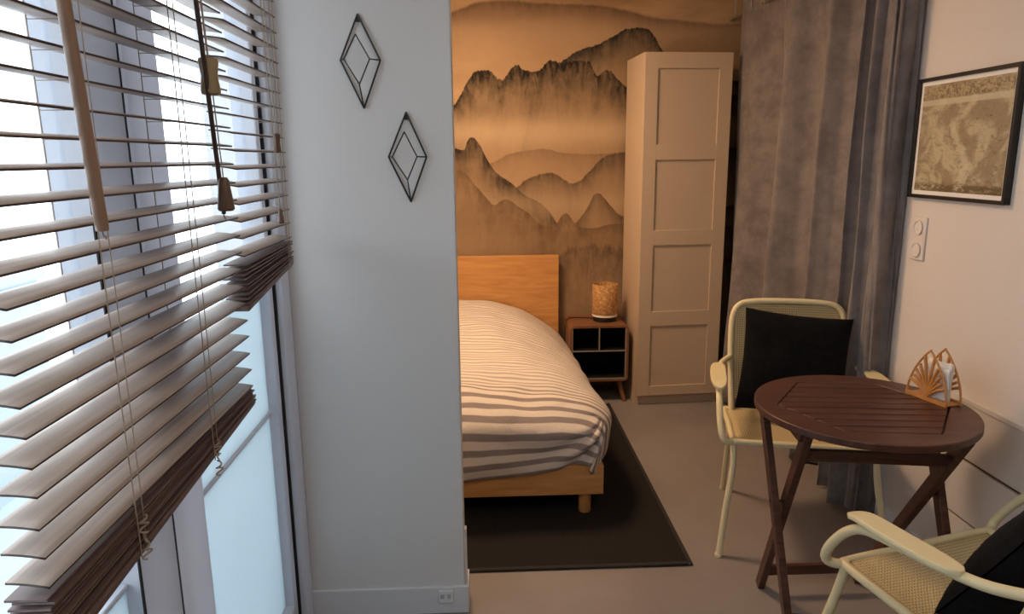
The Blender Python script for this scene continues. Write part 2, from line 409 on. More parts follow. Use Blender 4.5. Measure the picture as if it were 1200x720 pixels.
def mat_glass(name, tint, rough, tr):
    m, nt, b, out = newmat(name); N = nt.nodes; L = nt.links
    N.remove(b)
    t = N.new('ShaderNodeBsdfTransparent'); t.inputs[0].default_value = col(tint)
    g = N.new('ShaderNodeBsdfGlossy'); g.inputs['Roughness'].default_value = rough
    mx = N.new('ShaderNodeMixShader'); lw = N.new('ShaderNodeLayerWeight'); lw.inputs[0].default_value = .5
    pw = N.new('ShaderNodeMath'); pw.operation = 'POWER'; pw.inputs[1].default_value = 5
    sc_ = N.new('ShaderNodeMath'); sc_.operation = 'MULTIPLY_ADD'; sc_.inputs[1].default_value = .5; sc_.inputs[2].default_value = .03
    L.new(lw.outputs['Facing'], pw.inputs[0]); L.new(pw.outputs[0], sc_.inputs[0]); L.new(sc_.outputs[0], mx.inputs[0]); L.new(t.outputs[0], mx.inputs[1]); L.new(g.outputs[0], mx.inputs[2])
    L.new(mx.outputs[0], out.inputs[0])
    return m
M['glass'] = mat_glass('clear_glass', (.93,.97,1), .02, 1)
def mat_frost():
    m, nt, b, out = newmat('frosted_panel'); N = nt.nodes; L = nt.links
    d = N.new('ShaderNodeBsdfTranslucent'); d.inputs[0].default_value = (.70,.80,.85,1)
    b.inputs['Base Color'].default_value = (.72,.80,.85,1); b.inputs['Roughness'].default_value = .35
    no = N.new('ShaderNodeTexNoise'); no.inputs['Scale'].default_value = 2
    mx = N.new('ShaderNodeMixShader'); mr = N.new('ShaderNodeMapRange'); mr.inputs[3].default_value = .55; mr.inputs[4].default_value = .66
    L.new(no.outputs[0], mr.inputs[0]); L.new(mr.outputs[0], mx.inputs[0])
    L.new(b.outputs[0], mx.inputs[1]); L.new(d.outputs[0], mx.inputs[2]); L.new(mx.outputs[0], out.inputs[0])
    return m
M['frost'] = mat_frost()

# ------------------------------------------------------------------ room shell
WX = -.574          # window wall
PY = 2.07           # partition front face
BY = 4.38           # bedroom back wall
RX = 1.57           # right wall
H = 2.5
m = MB(); m.prism([(-.78,-2.3),(2.5,-2.3),(2.5,4.6),(-.78,4.6)], -.1, 0)
struct('floor', m, M['floor'])
m = MB(); m.prism([(-.78,-2.3),(2.5,-2.3),(2.5,4.6),(-.78,4.6)], H, H+.1)
struct('ceiling', m, M['ceiling'])
# window wall with the opening
OY0, OY1, OZ = .05, 2.07, 2.2
m = MB(); m.box(WX-.2, WX, -2.3, OY0, 0, H); m.box(WX-.2, WX, OY0, PY, OZ, H)
struct('wall_left', m, M['white_wall'])
m = MB(); m.box(WX, -.082, PY, PY+.09, 0, H)
struct('wall_partition', m, M['white_wall'], bevel=.003)
m = MB(); m.box(WX-.2, 1.56, BY, BY+.1, 0, H)
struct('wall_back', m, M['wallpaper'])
m = MB(); m.box(WX-.2, WX, PY, BY, 0, H)
struct('wall_bedroom_left', m, M['white_wall'])
m = MB(); m.box(RX, RX+.12, -2.3, 2.63, 0, H)
struct('wall_right', m, M['right_wall'])
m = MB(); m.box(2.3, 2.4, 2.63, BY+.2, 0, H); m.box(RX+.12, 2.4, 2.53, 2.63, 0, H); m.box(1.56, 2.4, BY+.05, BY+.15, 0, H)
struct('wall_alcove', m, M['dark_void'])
m = MB(); m.box(-.8, 2.4, -2.4, -2.3, 0, H)
struct('wall_behind', m, M['white_wall'])
# skirting of the partition, returning round its end
m = MB(); m.box(WX, -.070, PY-.012, PY, 0, .095); m.box(-.082, -.070, PY, PY+.09, 0, .095)
struct('baseboard_partition', m, M['baseboard'], bevel=.003)
m = MB(); m.box(-.082, -.074, PY+.01, PY+.035, .095, .285)
struct('trim_1', m, M['plastic_white'], bevel=.001)
# panelled dado on the right wall
m = MB()
for z0, z1 in ((.0,.262),(.272,.462),(.474,.655)):
    m.box(RX-.016, RX-.001, -1.6, 2.17, z0, z1)
m.box(RX-.020, RX-.001, -1.6, 2.175, .655, .672)
pan = struct('trim_2', m, M['panel_white'], bevel=.002)
m = MB(); m.box(RX-.006, RX-.0005, -1.6, 2.168, .262, .272); m.box(RX-.006, RX-.0005, -1.6, 2.168, .462, .474)
struct('trim_3', m, M['groove'])
m = MB(); m.box(RX-.012, RX, 2.176, 2.62, 0, .08)
struct('baseboard_right', m, M['baseboard'], bevel=.002)

# ------------------------------------------------------------------ window (two leaves) in world coordinates
WP = -.60
def window_part(name, mb, mat, parent, **k):
    o = mb.build(name, mat, parent, world=True, **k); return o
m = MB()
m.box(WP-.07, WX+.002, 1.992, 2.07, .0, OZ); m.box(WP-.07, WX+.002, .05, .13, .0, OZ)
m.box(WP-.07, WX+.002, .13, 1.992, OZ-.06, OZ); m.box(WP-.07, WX-.004, .13, 1.992, 0, .05)
win = struct('window_1', m, M['pvc'], bevel=.004)
for (ya, yb, nm) in ((1.262, 1.982, 'r'), (.14, 1.250, 'l')):
    st_l = .135 if nm == 'r' else .08; st_r = .03 if nm == 'r' else .135
    m = MB()
    m.box(WP-.06, WP+.004, ya, ya+st_l, .055, OZ-.065)
    m.box(WP-.06, WP+.004, yb-st_r, yb, .055, OZ-.065)
    m.box(WP-.06, WP+.004, ya+st_l, yb-st_r, .055, .12); m.box(WP-.06, WP+.004, ya+st_l, yb-st_r, OZ-.14, OZ-.065)
    m.box(WP-.045, WP-.018, ya+st_l, yb-st_r, .734, .744)
    leaf = window_part('window_frame', m, M['pvc'] if nm == 'r' else M['pvc_grey'], win, bevel=.004)
    leaf['kind'] = 'structure'
    m = MB(); m.box(WP-.035, WP-.025, ya+st_l, yb-st_r, .12, .734)
    p = window_part('lower_panel', m, M['frost'], leaf); p['kind'] = 'structure'
    zg = 1.12 if nm == 'r' else .744
    if nm == 'r':
        m = MB(); m.box(WP-.035, WP-.025, ya+st_l, yb-st_r, .744, zg)
        p = window_part('frosted_pane', m, M['frost'], leaf); p['kind'] = 'structure'
    m = MB(); m.box(WP-.033, WP-.027, ya+st_l, yb-st_r, zg, OZ-.14)
    p = window_part('pane', m, M['glass'], leaf); p['kind'] = 'structure'
m = MB(); m.box(WP-.055, WP+.010, 1.984, 1.9915, .05, OZ-.06); m.box(WP-.055, WP+.0, 1.250, 1.262, .05, OZ-.06)
m.box(WP+.0035, WP+.006, 1.108, 1.1145, .06, OZ-.07); m.box(WP-.055, WP, .13, .14, .05, OZ-.06)
g = window_part('gasket', m, M['gasket'], win); g['kind'] = 'structure'

# outside: a white balcony with a parapet and a timber post
m = MB(); m.box(-2.2, -.80, -2.0, 4.0, -.1, -.02)
struct('trim_4', m, M['balcony'])
m = MB(); m.box(-2.25, -2.12, -2.0, 3.4, -.1, .92); m.box(-2.29, -2.08, -2.0, 3.4, .92, .96)
bal = m.build('balcony_parapet', M['balcony']); tag(bal, 'pale balcony parapet outside beyond the window panes', 'parapet')
m = MB(); m.box(-.93, -.88, 2.00, 2.045, -.02, 2.45); m.box(-.945, -.865, 1.985, 2.06, -.02, .02)
po = m.build('timber_post', M['outside_post'], bevel=.003); tag(po, 'brown upright post outside behind the blind slats', 'post')

# ------------------------------------------------------------------ venetian blinds
XI, XO = -.515, -.5645     # room edge and window edge of the slats
def blind(label, y0, y1, z_low, pitch, stack_n, tilt, stack_h, ladders, wand, tassels, knots):
    t = thing('venetian_blind', label, 'blind', ((XI+XO)/2, (y0+y1)/2, z_low-stack_h), 0, 'wooden venetian blinds at the window')
    m = MB(); m.box(XO-.004, XI+.01, y0, y1, 2.19, 2.245)
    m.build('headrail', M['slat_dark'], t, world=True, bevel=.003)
    k = 0; z = z_low
    while z < 2.16:
        m = MB(); zz = z; jy = random.uniform(-.003, .003); tw = random.uniform(-.0008, .0008)
        crown = .0012
        def fn(u, v, zz=zz, jy=jy, tw=tw):
            return (XO+(XI-XO)*u, y0+jy+(y1-y0)*v, zz+crown*(1-(2*u-1)**2)+(tw-.0028)*(2*u-1))
        m.grid(fn, 6, 4)
        so = m.build('slat', M['slat_wood'], t, world=True, solid=.003, ang=30)
        so.data.materials.append(M['slat_edge_shade']); so.modifiers[0].material_offset_rim = 1
        z += pitch; k += 1
    # gathered slats at the bottom
    dz = stack_h/(stack_n+1.6)
    for i in range(stack_n):
        m = MB(); jx = random.uniform(-.004, .003); jy = random.uniform(-.006, .006)
        f = (i+1)/(stack_n+1.6)
        za = z_low - .012 - f*(stack_h-.012); zb = z_low - .008 - f*(stack_h-.008)*tilt
        b = len(m.v)
        for x in (XO+jx, XI+jx):
            for (y, zc) in ((y0+jy, za), (y1+jy, zb)):
                for q in (-.0015, .0015):
                    m.v.append(Vector((x, y, zc+q)))
        for q in ((0,1,3,2),(4,6,7,5),(0,4,5,1),(2,3,7,6),(0,2,6,4),(1,5,7,3)): m.f.append([b+e for e in q])
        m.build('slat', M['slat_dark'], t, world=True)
    m = MB(); b = 0
    za = z_low-stack_h; zb = z_low-stack_h*tilt
    for x in (XO-.001, XI+.001):
        for (y, zc) in ((y0, za), (y1, zb)):
            for q in (0, .013):
                m.v.append(Vector((x, y, zc+q)))
    for q in ((0,1,3,2),(4,6,7,5),(0,4,5,1),(2,3,7,6),(0,2,6,4),(1,5,7,3)): m.f.append([b+e for e in q])
    m.build('bottom_rail', M['slat_dark'], t, world=True, bevel=.003)
    for y in ladders:
        m = MB()
        fr = (y-y0)/(y1-y0); zb_ = z_low-stack_h*(1+(tilt-1)*fr)
        m.tube([(XI+.004, y, zb_), (XI+.003, y-.003, z_low+.3), (XI+.002, y, 2.2)], .0010, 6)
        m.tube([(XI+.004, y+.018, zb_), (XI+.004, y+.02, z_low+.3), (XI+.003, y+.018, 2.2)], .0009, 6)
        m.tube([(XO-.003, y, zb_), (XO-.003, y, 2.2)], .0010, 6)
        zz = z_low
        while zz < 2.16:
            m.tube([(XO-.003, y, zz-.003), (XI+.003, y, zz-.003)], .0007, 5); zz += pitch
        m.build('ladder_cord', M['cord'], t, world=True)
    for (y, z0) in knots:
        m = MB(); pts = []
        for i in range(40):
            a = i*.75
            pts.append((XI+.007+.004*math.sin(a*1.3), y+.007*math.cos(a), z0-i*.0017))
        m.tube(cr(pts, 3), .0016, 6); m.build('cord_knot', M['cord'], t, world=True)
    for (p, q, r, mt) in wand:
        m = MB(); p = Vector(p); q = Vector(q)
        m.tube([p, p+(q-p)*.02, q-(q-p)*.012, q], [r*.8, r, r, r*.95], 14)
        w = m.build('tilt_wand', mt, t, world=True)
        m = MB(); m.tube(cr([q, q+Vector((0,.001,-.006)), q+Vector((.002,.003,-.011)), q+Vector((0,.006,-.008))], 5), .0012, 6)
        hk = m.build('wand_hook', M['cord'], w)
        hk.data.transform(Matrix.Translation(-t.location))
    for (c, r, h, mt, waist) in tassels:
        cx, cy, cz = c; m = MB()
        if waist: prof = [(r*.55, 0), (r*.95, h*.05), (r, h*.12), (r*.8, h*.5), (r, h*.88), (r*.95, h*.95), (r*.55, h)]
        else: prof = [(r*.8, 0), (r, h*.06), (r*.85, h*.4), (r*.6, h*.92), (r*.4, h)]
        m.lathe(prof, (cx, cy, cz), 20); ob = m.build('tassel', mt, t, world=True)
        m = MB(); m.tube([(cx, cy, cz+h*.9), (XI+.012, cy-.012, 2.2)], .0012, 6)
        m.build('pull_cord', M['cord'], t, world=True)
    return t
blind('large wooden venetian blind in the foreground, its slats open, hanging lower', .765, 1.517, .967, .0368, 12, .45, .104,
      (.965, 1.262),
      [((-.478,.846,2.19), (-.49,.932,1.364), .0082, M['wand']), ((-.484,1.262,2.19), (-.49,1.366,1.352), .0042, M['wand_dark'])],
      [((-.488,1.352,1.566), .0175, .066, M['tassel'], True), ((-.482,1.358,1.358), .0155, .062, M['tassel_brown'], False)],
      [(.975, .94), (1.27, .935)])
blind('narrow wooden venetian blind beside the corner, pulled up higher', 1.532, 1.915, 1.252, .0368, 9, .62, .125,
      (1.86,), [],
      [((-.492,1.765,1.468), .0085, .045, M['tassel_brown'], True), ((-.490,1.742,1.300), .0075, .034, M['tassel_brown'], False)], [])

# ------------------------------------------------------------------ wall decorations
def rhombus(label, T, Lf, Rt, Bt, iT, iB, iL, iR):
    cz = (T[1]+Bt[1])/2; cx = (T[0]+Bt[0])/2
    t = thing('wall_ornament', label, 'ornament', (cx, PY-.004, Bt[1]), 0, 'wire rhombus ornaments on the white wall')
    y0 = PY-.006
    P = lambda q, d=0: Vector((q[0], y0-d, q[1]))
    m = MB(); r = .0026
    for a, b in ((T, Rt), (Rt, Bt), (Bt, Lf), (Lf, T)): m.tube([P(a), P(b)], r, 8)
    for a in (T, Rt, Bt, Lf): m.lathe([(0.0001, -r), (r, 0), (0.0001, r)], P(a), 8)
    m.build('outer_wire', M['black_metal'], t, world=True)
    m = MB(); d = .022; r = .0019
    for a, b in ((iT, iR), (iR, iB), (iB, iL), (iL, iT)): m.tube([P(a, d), P(b, d)], r, 8)
    m.build('inner_wire', M['black_metal'], t, world=True)
    for a, b in ((Rt, iR), (Lf, iL), (Bt, iB)):
        m = MB(); m.tube([P(a), P(b, d)], r, 8); m.build('strut', M['black_metal'], t, world=True)
    m = MB()
    M2 = Matrix.Translation(P((T[0], T[1]-.004))) @ Matrix.Rotation(R(90), 4, 'X')
    m.prism([(0, .006), (-.009, -.016), (.009, -.016)], -.003, .001, M2)
    m.build('hanging_plate', M['black_metal'], t, world=True)
rhombus('black wire rhombus ornament, upper left of the two on white wall', (-.333,1.837), (-.386,1.718), (-.277,1.717), (-.328,1.590), (-.338,1.782), (-.334,1.652), (-.373,1.718), (-.303,1.718))
rhombus('black wire rhombus ornament, lower right of the two on white wall', (-.212,1.578), (-.266,1.456), (-.159,1.455), (-.208,1.330), (-.217,1.524), (-.213,1.392), (-.253,1.456), (-.184,1.456))

# sockets
t = thing('wall_socket', 'small white double socket on the skirting of the white partition', 'socket', (-.144, PY-.012, .045))
m = MB(); m.box(-.168, -.12, PY-.020, PY-.0125, .043, .086); m.build('cover_plate', M['plastic_white'], t, world=True, bevel=.002)
m = MB()
for cx in (-.155, -.134): m.box(cx-.006, cx+.006, PY-.0222, PY-.0195, .060, .076)
m.build('port', M['pvc_grey'], t, world=True, bevel=.001)
t = thing('wall_socket', 'white upright double socket plate on the right wall below the picture', 'socket', (RX-.004, 2.49, 1.07))
m = MB(); m.box(RX-.008, RX, 2.449, 2.531, 1.072, 1.228); m.build('cover_plate', M['right_wall'], t, world=True, bevel=.003)
for cz in (1.110, 1.190):
    m = MB(); Mx = Matrix.Translation((RX-.0095, 2.49, cz)) @ Matrix.Rotation(R(-90), 4, 'Y')
    b = MB(); b.lathe([(.026, 0), (.027, .004), (.022, .0045), (.019, .001)], (0,0,0), 28)
    m.v = [Mx @ p for p in b.v]; m.f = b.f
    m.build('socket_ring', M['right_wall'], t, world=True)

# framed picture on the right wall
t = thing('framed_picture', 'black framed sepia print with pale border on the right wall', 'picture', (RX, 2.315, 1.30))
ya, yb, za, zb = 2.068, 2.560, 1.296, 1.706
m = MB(); w = .012
m.box(RX-.022, RX, ya, yb, za, za+w); m.box(RX-.022, RX, ya, yb, zb-w, zb)
m.box(RX-.022, RX, ya, ya+w, za+w, zb-w); m.box(RX-.022, RX, yb-w, yb, za+w, zb-w)
m.build('frame', M['black_metal'], t, world=True, bevel=.001)
m = MB(); m.box(RX-.012, RX-.002, ya+w, yb-w, za+w, zb-w); m.build('mat_board', M['napkin'], t, world=True)
m = MB(); q = .014
m.grid(lambda u, v: (RX-.0128, yb-w-q-(yb-ya-2*w-2*q)*u, za+w+q+(zb-za-2*w-2*q)*v), 2, 2, lambda u, v: (u, v))
m.build('print', M['print'], t, world=True)

# ------------------------------------------------------------------ rug
m = MB(); m.box(-.56, .716, 2.30, 3.985, .0005, .009)
t = thing('rug', 'large charcoal black rug under the bed', 'rug', (.08, 3.1, 0))
m.build('pile', M['rug'], t, world=True)
m = MB()
m.box(.716, .732, 2.282, 4.0, .0005, .0105); m.box(-.56, .716, 2.282, 2.30, .0005, .0105)
m.build('binding', M['rug_edge'], t, world=True, bevel=.003)

# ------------------------------------------------------------------ bed
bed = thing('bed', 'light oak bed frame with flat headboard, under striped bedding', 'bed', (-.04, 3.5, .01))
BR, BF = .468, 2.66
m = MB(); m.box(-.55, .455, 4.30, 4.335, .05, .862); m.build('headboard', M['oak'], bed, world=True, bevel=.002)
m = MB(); m.box(-.54, BR, BF, BF+.03, .100, .225)
m.box(BR-.03, BR, BF+.03, 4.30, .100, .225); m.box(-.54, -.51, BF+.03, 4.30, .100, .225); m.box(-.51, BR-.03, BF+.03, 4.30, .16, .19)
m.build('side_rail', M['oak'], bed, world=True, bevel=.002)
for (x, y) in ((.397, 2.70), (-.47, 2.70), (.397, 4.2), (-.47, 4.2)):
    m = MB(); m.lathe([(.024, 0), (.026, .003), (.026, .091)], (x, y, .0095), 24)
    m.build('leg', M['oak'], bed, world=True)

# duvet
XC, XRr, YC, YF, ZB = -.05, .535, 2.92, 2.62, .33
def duvet_fn(u, v):
    # u: left to right, v: foot (0) to head (1)
    if u < .45: x = -.556+(XC+.556)*(u/.45); sx = 0; cx = 1; ph = 0
    else:
        ph = (u-.45)/.55*R(138); sx = math.sin(ph) if ph < R(90) else 1-(1-math.sin(ph))*.22; cx = math.cos(ph)
    if v > .42: y = YC+(4.28-YC)*((v-.42)/.58); sy = 0; cy = 1; ps = 0
    else:
        ps = (1-v/.42)*R(140); sy = math.sin(ps) if ps < R(90) else 1-(1-math.sin(ps))*.2; cy = math.cos(ps)
    k = .55
    X = sx*math.sqrt(max(0, 1-sy*sy*k*.5)); Y = sy*math.sqrt(max(0, 1-sx*sx*k*.5))
    xr = XRr
    if v > .42:
        w = (y-YC)/(4.28-YC)
        xr = XRr-.052*w
    if u >= .45: x = XC+(xr-XC)*X
    if v <= .42: y = YC-(YC-YF)*Y
    # crown
    yy = (y-2.6)/1.7
    T = .50+.085*max(0, min(1, yy))
    T += .03*math.exp(-((y-3.9)/.3)**2)
    ex = 1.0
    ww = max(0, min(1, (y-2.7)/1.2)); a = max(cx, 0)**(.75+1.15*ww); b = max(cy, 0)**.6
    z = ZB+(T-ZB)*a*b
    dip = .16
    if cx < 0: z -= dip*(-cx)*1.0
    if cy < 0: z -= .20*(-cy)*(1+(-.35)*min(1, max(0, (x+.1)/.5)))
    z = max(z, .165+.05*min(1, max(0, (x+.2)/.5)) if cy < 0 and cx > 0 else .20)
    # soft wrinkles
    p = Vector((x*3.2, y*3.2, z*3))
    n = noise.noise(p)*.016 + noise.noise(p*2.7)*.007 + noise.noise(Vector((x*5, y*16, 1.3)))*.006
    q = Vector((x, y, z))
    q.z += n*(a*b*.9+.25)
    bulge = noise.noise(Vector((x*4.5, y*4.5, z*9+5)))*.016
    q.x += bulge*sx; q.y -= bulge*sy
    # creases gathered at the foot corner
    dc = math.hypot(x-.40, (z-.27))
    if sy > .7:
        cr_ = math.exp(-(dc/.13)**2)
        ang = math.atan2(z-.40, x-.5)
        q.y += .022*cr_*math.sin(ang*13)
    return q
L_v = []
for j in range(201):
    L_v.append(Vector(duvet_fn(.2, j/200)))
acc = [0]
for j in range(200): acc.append(acc[-1]+(L_v[j+1]-L_v[j]).length)
m = MB(); m.grid(duvet_fn, 150, 200, lambda u, v: (u*1.8, acc[int(round(v*200))]))
du = m.build('duvet', M['duvet'], None, ang=180, solid=.012); tag(du, 'cream duvet with grey stripes draped over the bed', 'duvet')

# ------------------------------------------------------------------ nightstand + lamp
nx0, nx1, ny0, ny1, nz0, nz1 = .495, .845, 4.03, 4.34, .135, .478
t = thing('nightstand', 'small brown nightstand with open black compartments next to the bed', 'nightstand', ((nx0+nx1)/2, (ny0+ny1)/2, 0))
def rr(x0, x1, z0, z1, r, n=6):
    out = []
    for cx, cz, a0 in ((x1-r, z1-r, 0), (x0+r, z1-r, 90), (x0+r, z0+r, 180), (x1-r, z0+r, 270)):
        for i in range(n+1):
            a = R(a0+90*i/n); out.append((cx+r*math.cos(a), cz+r*math.sin(a)))
    return out
def shell(m, x0, x1, z0, z1, r, th, y0, y1):
    A = rr(x0, x1, z0, z1, r); B = rr(x0+th, x1-th, z0+th, z1-th, max(.004, r-th)); n = len(A); b = len(m.v)
    for y in (y0, y1):
        for P in (A, B):
            for (x, z) in P: m.v.append(Vector((x, y, z)))
    for i in range(n):
        j = (i+1) % n
        m.f += [[b+i, b+j, b+n+j, b+n+i], [b+2*n+i, b+3*n+i, b+3*n+j, b+2*n+j], [b+i, b+2*n+i, b+2*n+j, b+j], [b+n+i, b+n+j, b+3*n+j, b+3*n+i]]
m = MB(); shell(m, nx0, nx1, nz0, nz1, .028, .014, ny0, ny1); m.build('body', M['night_wood'], t, world=True)
m = MB(); shell(m, nx0+.0145, nx1-.0145, nz0+.0145, nz1-.0145, .012, .004, ny0+.004, ny1-.01)
m.box(nx0+.018, nx1-.018, ny1-.02, ny1-.012, nz0+.018, nz1-.018); m.build('lining', M['night_black'], t, world=True)
m = MB(); zm = .322; xm = (nx0+nx1)/2+.0
m.box(nx0+.0185, nx1-.0185, ny0+.008, ny1-.021, zm-.004, zm+.004); m.build('shelf', M['night_black'], t, world=True)
m = MB(); m.box(xm-.004, xm+.004, ny0+.008, ny1-.021, zm+.0042, nz1-.0185); m.build('divider', M['night_black'], t, world=True)
m = MB(); e = .006
m.box(nx0+.014, nx1-.014, ny0+.001, ny0+.007, zm-e/2, zm+e/2); m.box(xm-e/2, xm+e/2, ny0+.001, ny0+.007, zm+e/2, nz1-.014)
m.box(nx0+.014, nx1-.014, ny0+.001, ny0+.007, nz0+.012, nz0+.019); m.box(nx1-.020, nx1-.013, ny0+.001, ny0+.007, nz0+.019, nz1-.014); m.box(nx0+.013, nx0+.018, ny0+.001, ny0+.007, nz0+.019, nz1-.014)
m.build('edging', M['night_edge'], t, world=True)
for sx, sy in ((-1,-1),(1,-1),(-1,1),(1,1)):
    m = MB(); cx = (nx0+nx1)/2; cy = (ny0+ny1)/2
    m.tube([(cx+sx*.125, cy+sy*.10, nz0), (cx+sx*.160, cy+sy*.135, .001 if sx > 0 else .011)], [.018, .011], 16)
    m.build('leg', M['night_wood'], t, world=True)
t = thing('table_lamp', 'cork drum table lamp standing on the nightstand', 'lamp', (.722, 4.17, .4782))
m = MB(); m.lathe([(.066, 0), (.07, .003), (.07, .026), (.066, .029)], (0,0,0), 40); m.build('base', M['black_metal'], t)
m = MB(); m.lathe([(.074, .029), (.076, .031), (.076, .040), (.074, .0415)], (0,0,0), 48); m.build('shade_rim', M['napkin'], t)
m = MB(); m.lathe([(.0745, .0415), (.0755, .043), (.0755, .222), (.074, .2245), (.070, .2245), (.070, .05)], (0,0,0), 48); m.build('lamp_shade', M['cork'], t)
m = MB(); m.tube(cr([(-.06,.03,.006), (-.10,.06,.004), (-.17,.07,.004), (-.218,.05,.003), (-.236,.02,-.03), (-.242,.0,-.12), (-.245,.02,-.3), (-.26,.05,-.45)], 8), .003, 8)
m.build('power_cord', M['black_metal'], t)

# ------------------------------------------------------------------ wardrobe
t = thing('wardrobe', 'tall narrow white wardrobe with four-panelled door', 'wardrobe', (.881, 3.958, 0), R(3.5))
WW, WD, WH = .492, .372, 2.0
m = MB()
m.box(0, .018, .02, WD, 0, WH); m.box(WW-.018, WW, .02, WD, 0, WH); m.box(.018, WW-.018, .02, WD, WH-.018, WH)
m.box(.018, WW-.018, WD-.01, WD, .06, WH-.018); m.box(.018, WW-.018, .035, WD-.01, .06, .078)
m.build('carcass', M['wardrobe'], t, bevel=.001)
m = MB(); m.box(.018, WW-.018, .03, .045, .0, .058); m.build('plinth', M['wardrobe'], t)
zs = [(1.915,1.515),(1.430,1.040),(.955,.570),(.485,.120)]
m = MB(); st = .075; y0, y1 = -.0, .018
m.box(.001, st, y0, y1, .062, WH-.002); m.box(WW-st, WW-.001, y0, y1, .062, WH-.002)
edges = [WH-.002]+[q for p in zs for q in p]+[.062]
for i in range(0, len(edges), 2): m.box(st, WW-st, y0, y1, edges[i+1], edges[i])
d = m.build('door', M['wardrobe'], t, bevel=.0012)
for a, b in zs:
    m = MB(); m.box(st, WW-st, .009, .016, b, a); m.build('door_panel', M['wardrobe'], d)

# ------------------------------------------------------------------ curtain
path = cr([(1.566,2.600,0), (1.50,2.601,0), (1.462,2.632,0), (1.50,2.70,0), (1.553,2.85,0), (1.525,3.1,0), (1.50,3.4,0), (1.482,3.8,0), (1.50,4.25,0)], 30)
def curtain_fn(u, v):
    u_ = u**1.0; i = u_*(len(path)-1); k = int(min(i, len(path)-2)); p = path[k].lerp(path[k+1], i-k)
    d = (path[k+1]-path[k]).normalized(); n = Vector((-d.y, d.x, 0))
    ph = u*2*math.pi*6.6+.3+.5*math.sin(u*9.0)
    zz = 2.285*v+.012
    amp = (.066+.018*math.sin(u*17))*min(1, max(.05, (u-.16)*5))*(.75+.45*(1-v)**1.2)
    ph2 = ph+.35*math.sin(v*2.6+u*8)
    s = math.sin(ph2); s = math.copysign(abs(s)**.75, s)
    off = amp*s + .010*math.sin(ph*2.3+v*5)
    q = p+n*off+d*(.03*math.cos(ph2))
    # hem flares into the room near its free edge
    fl = max(0, 1-u/.22)*max(0, (1-v/.35))**1.5
    q.x -= .018*fl; q.y -= .03*fl
    q.x = min(q.x, 1.562) if q.y < 2.64 else q.x
    q.z = zz + noise.noise(Vector((u*6, v*3, 0)))*.0
    q.x += noise.noise(Vector((u*14, v*4, 2)))*.010
    return q
t = thing('curtain', 'floor-length grey velvet curtain with eyelets between wardrobe and right wall', 'curtain', (1.5, 3.4, 0))
m = MB(); m.grid(curtain_fn, 300, 40); m.build('fabric', M['curtain'], t, world=True, ang=180, solid=.003)
for y, x in ((4.17,1.487),(3.99,1.455),(3.83,1.452),(3.62,1.46)):
    m = MB(); pts = [(x+.022*math.cos(a)*.35, y+.022*math.cos(a), 2.238+.022*math.sin(a)) for a in [i*math.pi/10 for i in range(20)]]
    m.tube(pts, .0045, 8, closed=True); m.build('eyelet', M['ring_metal'], t, world=True)
t = thing('curtain_rod', 'thin metal curtain rod carrying the grey velvet curtain', 'rod', (1.51, 3.4, 2.238))
m = MB(); m.tube([(1.53,2.635,2.238),(1.472,4.375,2.238)], .010, 14); m.build('rod', M['ring_metal'], t, world=True)
for y, x in ((4.30, 1.474),):
    m = MB(); m.tube([(x, y, 2.238),(x, y, 2.499)], .005, 8); m.lathe([(.018, 0),(.018, .006)], (x, y, 2.493), 16); m.build('bracket', M['ring_metal'], t, world=True)
m = MB(); m.tube([(1.51, 3.2, 2.238),(1.51, 3.2, 2.499)], .005, 8); m.build('bracket', M['ring_metal'], t, world=True)

# ------------------------------------------------------------------ folding table
TX, TY, TR, TZ = 1.128, 1.980, .308, .71
t = thing('folding_table', 'round dark brown slatted wooden folding table with crossed legs', 'table', (TX, TY, 0), R(-7))
th = .022; hr = .252
hexv = [(hr*math.cos(R(60*i)), hr*math.sin(R(60*i))) for i in range(6)]
m = MB(); n = 96; b = 0
def hexr(a):
    a = (a % R(60))-R(30); return hr*math.cos(R(30))/math.cos(a)
for z in (TZ-th, TZ):
    for r_ in (0, 1):
        for i in range(n):
            a = 2*math.pi*i/n; q = TR if r_ == 0 else hexr(a)
            m.v.append(Vector((q*math.cos(a), q*math.sin(a), z)))
for i in range(n):
    j = (i+1) % n
    m.f += [[i, n+i, n+j, j], [2*n+i, 2*n+j, 3*n+j, 3*n+i], [i, j, 2*n+j, 2*n+i], [n+i, 3*n+i, 3*n+j, n+j]]
m.build('table_rim', M['table_wood'], t, bevel=.003, ang=35)
hh = hr*math.cos(R(30))-.004; ns = 9; gap = .0062; w = (2*hh-gap*(ns-1))/ns
m = MB()
for i in range(ns):
    y0 = -hh+i*(w+gap); y1 = y0+w
    def xe(y): return hr-.0055-abs(y)/math.tan(R(60))
    m.prism([(-xe(y0), y0), (xe(y0), y0), (xe(0) if y0 < 0 < y1 else xe(y1), 0 if y0 < 0 < y1 else y1), (xe(y1), y1), (-xe(y1), y1)][:5] if not (y0 < 0 < y1) else
            [(-xe(y0), y0), (xe(y0), y0), (xe(0), 0), (xe(y1), y1), (-xe(y1), y1), (-xe(0), 0)], TZ-th+.004, TZ-.0008)
m.build('slat_panel', M['table_wood'], t, bevel=.0015)
m = MB(); n6 = 6
for z in (TZ-th-.007, TZ-th-.0003):
    for q in (hr*.86, hr*1.07):
        for i in range(6): m.v.append(Vector((q*math.cos(R(60*i)), q*math.sin(R(60*i)), z)))
for i in range(6):
    j = (i+1) % 6
    m.f += [[i, 6+i, 6+j, j], [12+i, 12+j, 18+j, 18+i], [i, j, 12+j, 12+i], [6+i, 18+i, 18+j, 6+j]]
m.build('support_batten', M['table_wood'], t)
Rz = Matrix.Rotation(R(7), 3, 'Z')
def W2(p): return Rz @ (Vector(p)-Vector((TX, TY, 0)))
A0, A1 = (.868,2.085,.690), (.880,1.790,.0)
